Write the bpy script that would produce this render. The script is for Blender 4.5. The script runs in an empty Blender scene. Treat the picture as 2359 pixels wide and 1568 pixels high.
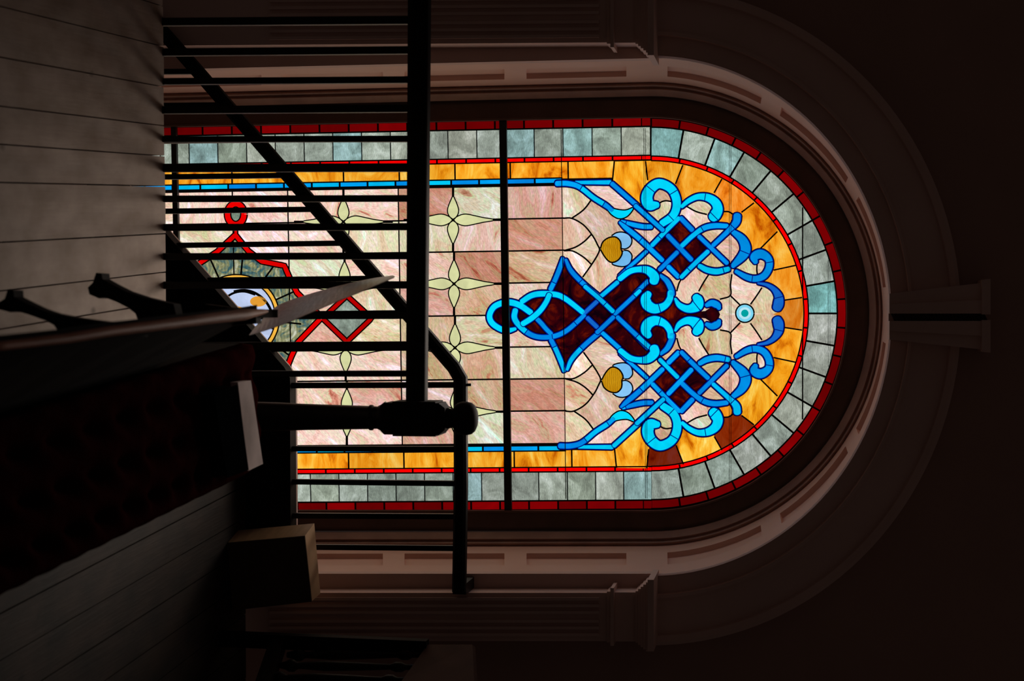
import bpy, bmesh, math, random
from mathutils import Vector, Matrix, noise
random.seed(7)
S = bpy.context.scene
COL = S.collection
# ------------------------------------------------------------------ camera
# The photograph is turned on its side: the place's "up" is the picture's right.
W, H, F = 2359.0, 1568.0, 3580.0
EYE = Vector((0, 0, 2.0))
PITCH, YAW = math.radians(-10.1), math.radians(0.9)
fw = Vector((math.sin(YAW) * math.cos(PITCH), math.cos(YAW) * math.cos(PITCH), math.sin(PITCH))).normalized()
rt = Vector((math.cos(YAW), -math.sin(YAW), 0))
up = rt.cross(fw).normalized()
cam = bpy.data.cameras.new('camera'); camo = bpy.data.objects.new('camera', cam); COL.objects.link(camo)
cam.sensor_width = 36.0; cam.lens = F * 36.0 / W; cam.clip_start = 0.05; cam.clip_end = 100
M = Matrix.Identity(4)
for i, ax in enumerate((up, -rt, -fw)):
    for r in range(3): M[r][i] = ax[r]
for r in range(3): M[r][3] = EYE[r]
camo.matrix_world = M
cam.dof.use_dof = True; cam.dof.focus_distance = 6.3; cam.dof.aperture_fstop = 4.0
S.camera = camo
# ------------------------------------------------------------------ world, exposure
wd = bpy.data.worlds.new('world'); S.world = wd; wd.use_nodes = True
wd.node_tree.nodes['Background'].inputs[0].default_value = (1.0, 0.70, 0.60, 1)
wd.node_tree.nodes['Background'].inputs[1].default_value = 0.016
S.view_settings.view_transform = 'Standard'; S.view_settings.look = 'None'
S.view_settings.exposure = 0.0; S.view_settings.gamma = 1.0; S.view_settings.use_curve_mapping = False
S.cycles.use_denoising = True
GLOW = 1.0
# daylight that the window lets into the room
def area(name, loc, sx, sy, power, col, tiltdeg=0, spread=180):
    l = bpy.data.lights.new(name, 'AREA'); l.shape = 'RECTANGLE'; l.size = sx; l.size_y = sy; l.energy = power; l.color = col
    l.spread = math.radians(spread); o = bpy.data.objects.new(name, l); COL.objects.link(o); o.location = loc
    o.rotation_euler = (math.radians(-90 + tiltdeg), 0, 0); return o      # faces the room (-y), tilted down
area('daylight_through_window', (0, 6.19, .75), 1.0, 1.9, 6, (1.0, .86, .74), 32, 58).rotation_euler.z = math.radians(9)

# ------------------------------------------------------------------ projection helpers
def ray(px, py): return fw * F + up * (px - 1179.5) + rt * (py - 784.0)
def PY(px, py, D):                      # a point of the photograph on the vertical plane y = D
    d = ray(px, py); return EYE + d * (D / d.y)
def PZ(px, py, z):                      # ... on the level plane at height z
    d = ray(px, py); return EYE + d * ((z - EYE.z) / d.z)
def lin(c):
    c = c / 255.0
    return c / 12.92 if c <= .04045 else ((c + .055) / 1.055) ** 2.4
def RGB(r, g, b): return (lin(r), lin(g), lin(b), 1)

# ------------------------------------------------------------------ materials
def mat(name):
    m = bpy.data.materials.new(name); m.use_nodes = True
    return m, m.node_tree, m.node_tree.nodes, m.node_tree.links
def surf(name, col, rough=.6, col2=None, scale=8, bump=.1, stretch=(1, 1, 1), metal=0, spec=.5, detail=5, coat=0):
    m, t, n, l = mat(name); b = n['Principled BSDF']
    b.inputs['Roughness'].default_value = rough; b.inputs['Metallic'].default_value = metal
    b.inputs['Specular IOR Level'].default_value = spec
    if coat: b.inputs['Coat Weight'].default_value = coat
    g = n.new('ShaderNodeNewGeometry'); mp = n.new('ShaderNodeMapping'); mp.inputs['Scale'].default_value = stretch
    l.new(g.outputs['Position'], mp.inputs[0])
    no = n.new('ShaderNodeTexNoise'); no.inputs['Scale'].default_value = scale; no.inputs['Detail'].default_value = detail
    l.new(mp.outputs[0], no.inputs['Vector'])
    cr = n.new('ShaderNodeValToRGB'); c2 = col2 or tuple(x * .75 for x in col[:3])
    cr.color_ramp.elements[0].position = .35; cr.color_ramp.elements[1].position = .65
    cr.color_ramp.elements[0].color = (*c2[:3], 1); cr.color_ramp.elements[1].color = (*col[:3], 1)
    l.new(no.outputs['Fac'], cr.inputs[0]); l.new(cr.outputs[0], b.inputs['Base Color'])
    bp = n.new('ShaderNodeBump'); bp.inputs['Strength'].default_value = bump; bp.inputs['Distance'].default_value = .01
    l.new(no.outputs['Fac'], bp.inputs['Height']); l.new(bp.outputs[0], b.inputs['Normal'])
    return m
def glass(name, stops, scale=7, distort=1.2, ripple=0, rscale=60, stretch=(1, 1, 1), strength=1.0, usetint=True, pos=(.3, .7), fine=0, turn=0.0):
    """daylit stained glass: glowing colour, mottled and rippled; 'tint' is the colour of each piece, 'seed' shifts its figure"""
    m, t, n, l = mat(name); n.remove(n['Principled BSDF']); out = n['Material Output']
    g = n.new('ShaderNodeNewGeometry'); sd = n.new('ShaderNodeAttribute'); sd.attribute_name = 'seed'
    mp = n.new('ShaderNodeMapping'); mp.inputs['Scale'].default_value = stretch
    ad = n.new('ShaderNodeVectorMath'); ad.operation = 'ADD'
    cb = n.new('ShaderNodeCombineXYZ')
    sc = n.new('ShaderNodeMath'); sc.operation = 'MULTIPLY'; sc.inputs[1].default_value = 9.0
    l.new(sd.outputs['Fac'], sc.inputs[0]); l.new(sc.outputs[0], cb.inputs[0]); l.new(sc.outputs[0], cb.inputs[1])
    rot = n.new('ShaderNodeVectorRotate'); rot.rotation_type = 'Y_AXIS'
    ra = n.new('ShaderNodeMath'); ra.operation = 'MULTIPLY'; ra.inputs[1].default_value = turn
    l.new(sd.outputs['Fac'], ra.inputs[0]); l.new(ra.outputs[0], rot.inputs['Angle'])
    l.new(g.outputs['Position'], rot.inputs['Vector']); l.new(rot.outputs[0], mp.inputs[0])
    l.new(mp.outputs[0], ad.inputs[0]); l.new(cb.outputs[0], ad.inputs[1])
    no = n.new('ShaderNodeTexNoise'); no.inputs['Scale'].default_value = scale; no.inputs['Detail'].default_value = 6
    no.inputs['Roughness'].default_value = .6; no.inputs['Distortion'].default_value = distort
    l.new(ad.outputs[0], no.inputs['Vector'])
    cr = n.new('ShaderNodeValToRGB'); e = cr.color_ramp.elements
    k = len(stops)
    while len(e) < k: e.new(.5)
    for i, c in enumerate(stops):
        e[i].position = pos[0] + (pos[1] - pos[0]) * i / max(1, k - 1); e[i].color = c
    l.new(no.outputs['Fac'], cr.inputs[0]); cur = cr.outputs[0]
    def mul(a, b):
        mx = n.new('ShaderNodeMix'); mx.data_type = 'RGBA'; mx.blend_type = 'MULTIPLY'; mx.inputs[0].default_value = 1
        l.new(a, mx.inputs[6]); l.new(b, mx.inputs[7]); return mx.outputs[2]
    if usetint:
        ta = n.new('ShaderNodeAttribute'); ta.attribute_name = 'tint'; cur = mul(cur, ta.outputs['Color'])
    if ripple:
        wv = n.new('ShaderNodeTexWave'); wv.inputs['Scale'].default_value = rscale; wv.inputs['Distortion'].default_value = 6.5
        wv.inputs['Detail'].default_value = 3; wv.inputs['Detail Scale'].default_value = .9; wv.bands_direction = 'Z'
        l.new(ad.outputs[0], wv.inputs['Vector'])
        mr = n.new('ShaderNodeMapRange'); mr.inputs['To Min'].default_value = 1 - ripple; mr.inputs['To Max'].default_value = 1 + ripple * .8
        l.new(wv.outputs['Fac'], mr.inputs[0]); cur = mul(cur, mr.outputs[0])
    if fine:
        n2 = n.new('ShaderNodeTexNoise'); n2.inputs['Scale'].default_value = 90; n2.inputs['Detail'].default_value = 3
        l.new(ad.outputs[0], n2.inputs['Vector'])
        mr = n.new('ShaderNodeMapRange'); mr.inputs[1].default_value = .3; mr.inputs[2].default_value = .7
        mr.inputs['To Min'].default_value = 1 - fine; mr.inputs['To Max'].default_value = 1 + fine
        l.new(n2.outputs['Fac'], mr.inputs[0]); cur = mul(cur, mr.outputs[0])
    em = n.new('ShaderNodeEmission'); em.inputs[1].default_value = strength * GLOW
    l.new(cur, em.inputs[0]); l.new(em.outputs[0], out.inputs[0])
    return m
M_opal = glass('opalescent glass', [RGB(170, 96, 74), RGB(206, 144, 122), RGB(206, 200, 160), RGB(218, 176, 156), RGB(230, 196, 180), RGB(214, 206, 176), RGB(236, 202, 196), RGB(244, 226, 226), RGB(206, 232, 208), RGB(255, 254, 254)], scale=7, distort=.9, stretch=(.8, 1, 2.3), pos=(.29, .74), fine=.20, turn=.3)
M_ripple = glass('rippled grey glass', [RGB(112, 118, 112), RGB(150, 160, 152), RGB(190, 200, 196)], scale=9, ripple=.30, rscale=48, stretch=(1.0, 1, 1.2), pos=(.3, .7), fine=.14)
M_amber = glass('amber glass', [RGB(190, 84, 0), RGB(240, 148, 20), RGB(252, 178, 50), RGB(255, 206, 96)], scale=6, ripple=.17, rscale=40, distort=2, stretch=(.6, 1, 1.6), pos=(.32, .68))
M_ruby = glass('dark ruby glass', [RGB(16, 0, 10), RGB(56, 2, 8), RGB(120, 26, 0)], scale=9, distort=2, pos=(.35, .72))
M_plain = glass('plain coloured glass', [RGB(225, 225, 225), RGB(255, 255, 255)], scale=9)
M_medal = glass('mottled sea green glass', [RGB(34, 70, 84), RGB(70, 104, 104), RGB(140, 140, 96), RGB(196, 200, 180)], scale=16, distort=2, ripple=.2, rscale=20, pos=(.3, .7))
M_heart = glass('honey ripple glass', [RGB(186, 126, 8), RGB(200, 146, 20)], scale=10, ripple=.22, rscale=40)
M_lead = surf('lead came', (.006, .006, .009), .6, (.004, .004, .006), 30, .1)
M_iron = surf('black iron bar', (.006, .005, .004), .6)
M_wall = surf('plaster wall', (.44, .29, .24), .9, (.40, .265, .22), 3, .05)
M_trim = surf('painted wood trim', (.74, .54, .48), .6, (.68, .49, .43), 4, .03)
M_reveal = surf('pale painted window reveal', (.90, .60, .50), .5, (.84, .55, .45), 4, .03)
M_frame = surf('brown window frame', (.16, .10, .08), .6, (.12, .08, .06), 6, .05)
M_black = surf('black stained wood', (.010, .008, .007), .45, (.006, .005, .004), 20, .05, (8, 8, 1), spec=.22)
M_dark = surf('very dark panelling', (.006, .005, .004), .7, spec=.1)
M_brown = surf('varnished pew wood', (.60, .30, .22), .55, (.36, .16, .10), 10, .06, (9, .7, 9), spec=.2)
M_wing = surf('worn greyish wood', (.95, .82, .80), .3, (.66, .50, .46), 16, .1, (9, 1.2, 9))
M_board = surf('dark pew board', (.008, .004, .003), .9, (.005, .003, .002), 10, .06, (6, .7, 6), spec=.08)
M_red = surf('dark red velvet', (.030, .005, .005), 1, (.02, .003, .003), 30, .1, spec=0)
M_boxl = surf('pale raw wood', (.70, .45, .25), .55, (.58, .37, .20), 10, .05, (1, 1, 5))
M_boxd = surf('dark box face', (.11, .075, .05), .7, spec=.1)
M_paper = surf('white paper', (.82, .70, .68), .9, spec=.1)
M_cover = surf('black book cover', (.004, .005, .006), 1, spec=0)
M_cap = surf('pale painted ledge', (.88, .68, .62), .5)
M_rope = surf('dark rope groove', (.05, .028, .015), .8, (.012, .008, .006), 60, .3)

def plank_mat(name, c1, c2, dirv, rough=.7):
    m, t, n, l = mat(name); b = n['Principled BSDF']; b.inputs['Roughness'].default_value = rough
    b.inputs['Specular IOR Level'].default_value = .25
    g = n.new('ShaderNodeNewGeometry'); r = n.new('ShaderNodeVectorRotate'); r.rotation_type = 'Z_AXIS'
    r.inputs['Angle'].default_value = math.atan2(dirv.x, dirv.y); l.new(g.outputs['Position'], r.inputs['Vector'])
    def nz(scale, st, a, b_, d=6):
        mp = n.new('ShaderNodeMapping'); mp.inputs['Scale'].default_value = st; l.new(r.outputs[0], mp.inputs[0])
        no = n.new('ShaderNodeTexNoise'); no.inputs['Scale'].default_value = scale; no.inputs['Detail'].default_value = d
        l.new(mp.outputs[0], no.inputs['Vector'])
        mr = n.new('ShaderNodeMapRange'); mr.inputs[1].default_value = a; mr.inputs[2].default_value = b_
        l.new(no.outputs['Fac'], mr.inputs[0]); return mr.outputs[0]
    mx = n.new('ShaderNodeMix'); mx.data_type = 'RGBA'; mx.inputs[6].default_value = (*c2, 1); mx.inputs[7].default_value = (*c1, 1)
    l.new(nz(5, (2.5, 1.2, 1), .3, .7), mx.inputs[0])
    vo = n.new('ShaderNodeTexVoronoi'); vo.inputs['Scale'].default_value = 4.6; mp = n.new('ShaderNodeMapping')
    mp.inputs['Scale'].default_value = (1.6, 1, 1); l.new(r.outputs[0], mp.inputs[0]); l.new(mp.outputs[0], vo.inputs['Vector'])
    kn = n.new('ShaderNodeMapRange'); kn.inputs[1].default_value = .035; kn.inputs[2].default_value = .10; l.new(vo.outputs['Distance'], kn.inputs[0])
    kn.inputs['To Min'].default_value = .45
    m2 = n.new('ShaderNodeMix'); m2.data_type = 'RGBA'; m2.blend_type = 'MULTIPLY'; m2.inputs[0].default_value = 1
    l.new(mx.outputs[2], m2.inputs[6]); l.new(kn.outputs[0], m2.inputs[7]); l.new(m2.outputs[2], b.inputs['Base Color'])
    bp = n.new('ShaderNodeBump'); bp.inputs['Strength'].default_value = .25; bp.inputs['Distance'].default_value = .005
    l.new(nz(6, (14, 1, 1), 0, 1), bp.inputs['Height']); l.new(bp.outputs[0], b.inputs['Normal'])
    return m

# ------------------------------------------------------------------ mesh helpers
def obj(name, bm, m, parent=None, smooth=False):
    me = bpy.data.meshes.new(name); bmesh.ops.recalc_face_normals(bm, faces=bm.faces)
    if smooth:
        for f in bm.faces: f.smooth = True
    bm.to_mesh(me); bm.free(); me.materials.append(m)
    o = bpy.data.objects.new(name, me); COL.objects.link(o)
    if parent: o.parent = parent
    return o
def empty(name, loc, label=None, cat=None, group=None, kind=None):
    o = bpy.data.objects.new(name, None); COL.objects.link(o); o.location = loc; o.empty_display_size = .1
    tag(o, label, cat, group, kind); return o
def tag(o, label=None, cat=None, group=None, kind=None):
    if label: o['label'] = label
    if cat: o['category'] = cat
    if group: o['group'] = group
    if kind: o['kind'] = kind
    return o
def child(o, parent):                      # meshes are written in world coordinates: keep them there
    o.parent = parent; o.matrix_parent_inverse = Matrix.Translation(-parent.location); return o
def hexa(bm, pts):                         # eight points: bottom ring of 4, top ring of 4
    v = [bm.verts.new(p) for p in pts]
    for f in ((0, 1, 2, 3), (4, 5, 6, 7), (0, 1, 5, 4), (1, 2, 6, 5), (2, 3, 7, 6), (3, 0, 4, 7)): bm.faces.new([v[i] for i in f])
    return v
def bar(bm, a, b, w, d, ax=Vector((0, 1, 0))):   # square bar from a to b, w across, d along ax
    t = (b - a).normalized(); s = t.cross(ax).normalized(); q = ax * (d / 2); s = s * (w / 2)
    hexa(bm, [a - s - q, a + s - q, a + s + q, a - s + q, b - s - q, b + s - q, b + s + q, b - s + q])
def bevel(bm, w, seg=2):
    bmesh.ops.bevel(bm, geom=list(bm.edges), offset=w, segments=seg, affect='EDGES', profile=.5)
def prism(bm, pts, d):                     # polygon of world points pushed along vector d
    a = [bm.verts.new(p) for p in pts]; b = [bm.verts.new(p + d) for p in pts]
    bm.faces.new(a); bm.faces.new(b[::-1]); n = len(pts)
    for i in range(n): bm.faces.new([a[i], a[(i + 1) % n], b[(i + 1) % n], b[i]])
def lathe(bm, base, prof, n=24, sq=None, axis=Vector((0, 0, 1)), X=Vector((1, 0, 0)), Y=Vector((0, 1, 0))):
    rings = []
    for z, r in prof: rings.append([bm.verts.new(base + axis * z + X * (r * math.cos(2 * math.pi * i / n)) + Y * (r * math.sin(2 * math.pi * i / n))) for i in range(n)])
    for a, b in zip(rings, rings[1:]):
        for i in range(n): bm.faces.new([a[i], a[(i + 1) % n], b[(i + 1) % n], b[i]])
    bm.faces.new(rings[0][::-1]); bm.faces.new(rings[-1])
def catmull(pts, n=6):                     # pts: tuples of any length
    if len(pts) < 3: return [tuple(p) for p in pts]
    P = [tuple(2 * a - b for a, b in zip(pts[0], pts[1]))] + list(pts) + [tuple(2 * a - b for a, b in zip(pts[-1], pts[-2]))]
    out = []
    for i in range(1, len(P) - 2):
        for k in range(n):
            t = k / n
            out.append(tuple(.5 * (2 * p1 + (p2 - p0) * t + (2 * p0 - 5 * p1 + 4 * p2 - p3) * t * t + (3 * p1 - p0 - 3 * p2 + p3) * t ** 3)
                             for p0, p1, p2, p3 in zip(P[i - 1], P[i], P[i + 1], P[i + 2])))
    out.append(tuple(pts[-1])); return out

# ================================================================== SETTING
DF, DG = 5.75, 6.25            # wall face, glass
D1, D2 = 4.79, 5.57            # balcony railing, stair railing
pdir = ray(1821, 462); pdir = Vector((pdir.x, pdir.y, 0)).normalized(); pperp = Vector((pdir.y, -pdir.x, 0))
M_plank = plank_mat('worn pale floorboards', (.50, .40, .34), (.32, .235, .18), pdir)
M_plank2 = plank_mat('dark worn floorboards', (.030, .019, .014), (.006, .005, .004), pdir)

def plank_floor(name, ss, y_near, edge, m, z0=-.05):
    """boards running along pdir, between perpendicular offsets ss; edge(s) gives the far end"""
    bm = bmesh.new()
    for a, b in zip(ss, ss[1:]):
        g = .002; q = []
        for s in (a + g, b - g):
            base = pperp * s; t0 = (y_near - base.y) / pdir.y; t1 = edge(s)
            q.append((base + pdir * t0, base + pdir * t1))
        dz = Vector((0, 0, random.uniform(-.0015, .0015)))
        (n0, f0), (n1, f1) = q
        lo = Vector((0, 0, z0))
        hexa(bm, [n0 + lo, n1 + lo, f1 + lo, f0 + lo, n0 + dz, n1 + dz, f1 + dz, f0 + dz])
    return obj(name, bm, m)
ea, eb = PZ(376, 60, 0), PZ(383, 750, 0)
def edge_left(s):
    base = pperp * s; e = (eb - ea); nrm = Vector((-e.y, e.x, 0)); return nrm.dot(ea - base) / nrm.dot(pdir)
def edge_right(s):
    base = pperp * s; return (5.53 - base.y) / pdir.y
ss = [PZ(0, y, 0).dot(pperp) for y in (131, 244, 332, 420, 558, 670, 758)]
left = [ss[0] - .13 * k for k in range(14, 0, -1)] + ss
newelX = PY(700, 960, D1).x
sn = Vector((newelX, 4.8, 0)).dot(pperp)
k = ss[-1]
while k < sn - .06: k += .12; left.append(min(k, sn))
if left[-1] < sn: left.append(sn)
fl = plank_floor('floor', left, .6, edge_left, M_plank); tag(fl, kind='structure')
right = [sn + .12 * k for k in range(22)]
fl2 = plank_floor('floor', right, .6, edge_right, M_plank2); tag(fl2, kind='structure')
bm = bmesh.new()                                                     # the lower hall far below, and the edge of the balcony deck
hexa(bm, [Vector(p) for p in ((-4, 4.9, -3.1), (4, 4.9, -3.1), (4, 5.75, -3.1), (-4, 5.75, -3.1), (-4, 4.9, -3), (4, 4.9, -3), (4, 5.75, -3), (-4, 5.75, -3))])
tag(obj('floor', bm, M_dark), kind='structure')

# ---- contours of the arched opening, traced in the photograph and laid on their own planes
SPR, LOW = 1500.0, 250.0
def contour(L, R, T, D, dL=26, dR=0, nA=64, extra_s=None):
    """left foot -> spring -> arch -> spring -> right foot; L,R at the springing; dL,dR the shift at the foot"""
    c, h = (L + R) / 2, (R - L) / 2; out = []
    for i in range(STR + 1):
        v = LOW + (SPR - LOW) * i / STR; t = (SPR - v) / (SPR - 380); out.append((v, L + dL * t))
    for i in range(1, nA):
        a = math.pi * i / nA; out.append((SPR + (T - SPR) * math.sin(a), c - h * math.cos(a)))
    for i in range(STR, -1, -1):
        v = LOW + (SPR - LOW) * i / STR; t = (SPR - v) / (SPR - 380); out.append((v, R + dR * t))
    return [PY(x, y, D) for x, y in out]
STR = 10
def loft(bm, A, B):
    va = [bm.verts.new(p) for p in A]; vb = [bm.verts.new(p) for p in B]
    for i in range(len(A) - 1): bm.faces.new([va[i], va[i + 1], vb[i + 1], vb[i]])
def lofts(name, conts, m):
    bm = bmesh.new()
    for a, b in zip(conts, conts[1:]): loft(bm, a, b)
    bmesh.ops.remove_doubles(bm, verts=bm.verts, dist=1e-5)
    return tag(obj(name, bm, m), kind='structure')
# wall around the opening
bm = bmesh.new()
loft(bm, contour(120, 1335, 2062, DF), contour(-3200, 4600, 4300, DF, 0, 0))
pf = [PY(LOW, -3200, DF), PY(LOW, 4600, DF)]
q = [Vector((pf[0].x, DF, -3)), Vector((pf[1].x, DF, -3)), pf[1], pf[0]]
bm.faces.new([bm.verts.new(p) for p in q])
tag(obj('wall_back', bm, M_wall), kind='structure')
# archivolt mouldings above the springing (the pilasters stand below them)
def arch(L, R, T, D, nA=72, lo=SPR):
    c, h = (L + R) / 2, (R - L) / 2
    return [PY(lo + (T - lo) * math.sin(math.pi * i / nA), c - h * math.cos(math.pi * i / nA), D) for i in range(nA + 1)]
bm = bmesh.new()
prof = [(-30, 1486, 2214, DF), (-30, 1486, 2214, DF - .05), (-22, 1478, 2206, DF - .06), (-10, 1464, 2193, DF - .055), (-6, 1460, 2188, DF - .035),
        (66, 1384, 2108, DF - .035), (72, 1378, 2102, DF - .05), (80, 1370, 2096, DF - .05), (84, 1366, 2092, DF - .025), (124, 1329, 2057, DF - .025),
        (128, 1326, 2054, DF - .03), (133, 1322, 2050, DF - .02), (134, 1321, 2049, DF + .01)]
cc = [arch(*p) for p in prof]
for a, b in zip(cc, cc[1:]): loft(bm, a, b)
bmesh.ops.remove_doubles(bm, verts=bm.verts, dist=1e-5)
tag(obj('trim_1', bm, M_trim), kind='structure')
# pilasters
def pilaster(name, u_in, u_out, sgn, slope):
    bm = bmesh.new()
    def blk(v0, v1, a, b, dd):
        pts = []
        for v in (v0, v1):
            sh = slope * (SPR - v) / 1120
            for u, D in ((a, DF + .02), (b, DF + .02), (b, DF - dd), (a, DF - dd)):
                p = PY(v, u + sh, DF - dd); pts.append(Vector((p.x, D, p.z)))
        hexa(bm, pts)
    w = u_out - u_in
    blk(300, 1398, u_in, u_out, .13)
    for f0, f1 in ((.10, .16), (.24, .30), (.38, .44), (.56, .62), (.70, .76), (.84, .90)):      # reeds
        blk(620, 1380, u_in + w * f0, u_in + w * f1, .142)
    blk(1398, 1406, u_in - 3 * sgn, u_out + 3 * sgn, .14); blk(1406, 1414, u_in - 11 * sgn, u_out + 11 * sgn, .16)
    blk(1414, 1464, u_in - 1 * sgn, u_out + 1 * sgn, .135)
    for i in range(5): blk(1464 + i * 6, 1472 + i * 6, u_in - (4 + 5 * i) * sgn, u_out + (4 + 5 * i) * sgn, .15 + .012 * i)
    blk(1492, 1506, u_in - 30 * sgn, u_out + 24 * sgn, .21)
    return tag(obj(name, bm, M_trim), kind='structure')
pilaster('trim_2', 1365, 1476, 1, 0)
pilaster('trim_3', 97, -20, -1, 8)
# flat casing between the pilasters and the reveal, below the springing
for nm, (a, b, s) in {'trim_4': (1321, 1366, 0), 'trim_5': (134, 94, 26)}.items():
    bm = bmesh.new(); pts = []
    for v in (300, 1502):
        t = (SPR - v) / 1120 * s
        for u, D in ((a, DF + .02), (b, DF + .02), (b, DF - .03), (a, DF - .03)):
            p = PY(v, u + t, DF - .03); pts.append(Vector((p.x, D, p.z)))
    hexa(bm, pts); tag(obj(nm, bm, M_trim), kind='structure')
# keystone with a rope groove
bm = bmesh.new()
def kst(v0, a0, b0, v1, a1, b1, d, off=0):
    q = [(v0, a0), (v0, b0), (v1, b1), (v1, a1)]
    fr = [PY(x, y, DF - d) for x, y in q]; bk = [Vector((p.x, DF, p.z)) for p in fr]; hexa(bm, bk + fr)
kst(2049, 676, 722, 2275, 650, 722, .11); kst(2049, 739, 782, 2275, 739, 806, .11); kst(2047, 720, 741, 2272, 720, 741, .085)
kst(2262, 644, 724, 2282, 642, 724, .135); kst(2262, 737, 810, 2282, 737, 812, .135); kst(2049, 700, 722, 2275, 690, 722, .125); kst(2049, 739, 762, 2275, 739, 774, .125)
ks = tag(obj('trim_6', bm, M_trim), kind='structure')
bm = bmesh.new()
for i in range(26):
    a = PY(2054 + i * 8.4, 722, DF - .088); b = PY(2062 + i * 8.4, 739, DF - .088); bar(bm, a, b, .007, .03)
o = obj('rope_moulding', bm, M_rope); o.parent = ks
# reveal (the pale panelled band) with sunk panels, then moulding and dark frame
fr = dict(L=134, R=1321, T=2049, D=DF + .01); bk = dict(L=190, R=1256, T=2033, D=DF + .40)
def stations():
    st = []; pan = [(1443, 1213), (1162, 932), (882, 652), (602, 372)]
    vs = sorted(set([LOW, SPR] + [x for p in pan for x in p] + [250 + 50 * i for i in range(25)]))
    for v in vs: st.append(('L', v))
    angs = sorted(set([0.0] + [x for p in APAN for x in p] + [3.0 * i for i in range(1, 60)]))
    for a in angs[1:]: st.append(('A', a))
    for v in reversed(vs): st.append(('R', v))
    return st, pan
APAN = [(4, 28), (33.5, 56.5), (61.5, 83.5), (96.5, 118.5), (123.5, 146.5), (152, 176)]
def cpt(st, L, R, T, D, dL=26, dR=2):
    k, x = st; c, h = (L + R) / 2, (R - L) / 2
    if k == 'A':
        a = math.radians(x); return PY(SPR + (T - SPR) * math.sin(a), c - h * math.cos(a), D)
    t = (SPR - x) / 1120; return PY(x, (L + dL * t) if k == 'L' else (R + dR * t), D)
ST, PAN = stations()
def inpan(s0, s1):
    k = s1[0] if s0[0] != s1[0] else s0[0]
    if s0[0] != s1[0]: return (0, 0)[0] if s1[0] == 'A' or s0[0] == 'A' and False else False
    m = (s0[1] + s1[1]) / 2
    return any(min(p) < m < max(p) for p in (APAN if k == 'A' else PAN))
bm = bmesh.new(); ctr = PY(SPR, 727, DF)
TT = (0, .30, .72, 1.0)
def band(s, t): return cpt(s, **fr).lerp(cpt(s, **bk), t)
def outn(s):
    p = cpt(s, **fr)
    if s[0] == 'A': d = Vector((p.x - ctr.x, 0, p.z - ctr.z)).normalized()
    else: d = Vector((-1 if s[0] == 'L' else 1, 0, 0))
    return d
def quad(*p): bm.faces.new([bm.verts.new(x) for x in p])
for s0, s1 in zip(ST, ST[1:]):
    ip = inpan(s0, s1)
    for t0, t1 in zip(TT, TT[1:]):
        if ip and t0 == TT[1]: continue
        quad(band(s0, t0), band(s1, t0), band(s1, t1), band(s0, t1))
    if ip:
        dd = .020; e = .012
        n0, n1 = outn(s0) * dd, outn(s1) * dd
        ta, tb = TT[1], TT[2]
        quad(band(s0, ta + e) + n0, band(s1, ta + e) + n1, band(s1, tb - e) + n1, band(s0, tb - e) + n0)
        quad(band(s0, ta), band(s1, ta), band(s1, ta + e) + n1, band(s0, ta + e) + n0)
        quad(band(s0, tb), band(s1, tb), band(s1, tb - e) + n1, band(s0, tb - e) + n0)
        for s in (s0, s1):
            if any(abs(s[1] - x) < 1e-6 for p in (APAN if s[0] == 'A' else PAN) for x in p):
                n = outn(s) * dd; quad(band(s, ta), band(s, ta + e) + n, band(s, tb - e) + n, band(s, tb))
bmesh.ops.remove_doubles(bm, verts=bm.verts, dist=1e-5)
tag(obj('trim_7', bm, M_reveal), kind='structure')
mid = [(190, 1256, 2033, DF + .40), (196, 1250, 2028, DF + .39), (203, 1243, 2021, DF + .41), (206, 1240, 2018, DF + .40), (216, 1229, 2008, DF + .42), (221, 1224, 2003, DF + .43), (222, 1223, 2002, DF + .47)]
lofts('trim_8', [contour(*c, 26, 2) for c in mid], surf('brown painted moulding', (.46, .30, .24), .6))
fr2 = [(222, 1223, 2002, DF + .46), (232, 1214, 1990, DF + .46), (264, 1182, 1957, DF + .47), (266, 1180, 1955, DF + .45), (270, 1176, 1951, DF + .45), (273, 1173, 1948, DG + .02)]
WIN = empty('window_1', PY(300, 725, DG), kind='structure')
bm = bmesh.new(); cs = [contour(*c, 22, -1) for c in fr2]
for a, b in zip(cs, cs[1:]): loft(bm, a, b)
bmesh.ops.remove_doubles(bm, verts=bm.verts, dist=1e-5)
child(obj('window_frame', bm, M_frame), WIN)

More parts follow.
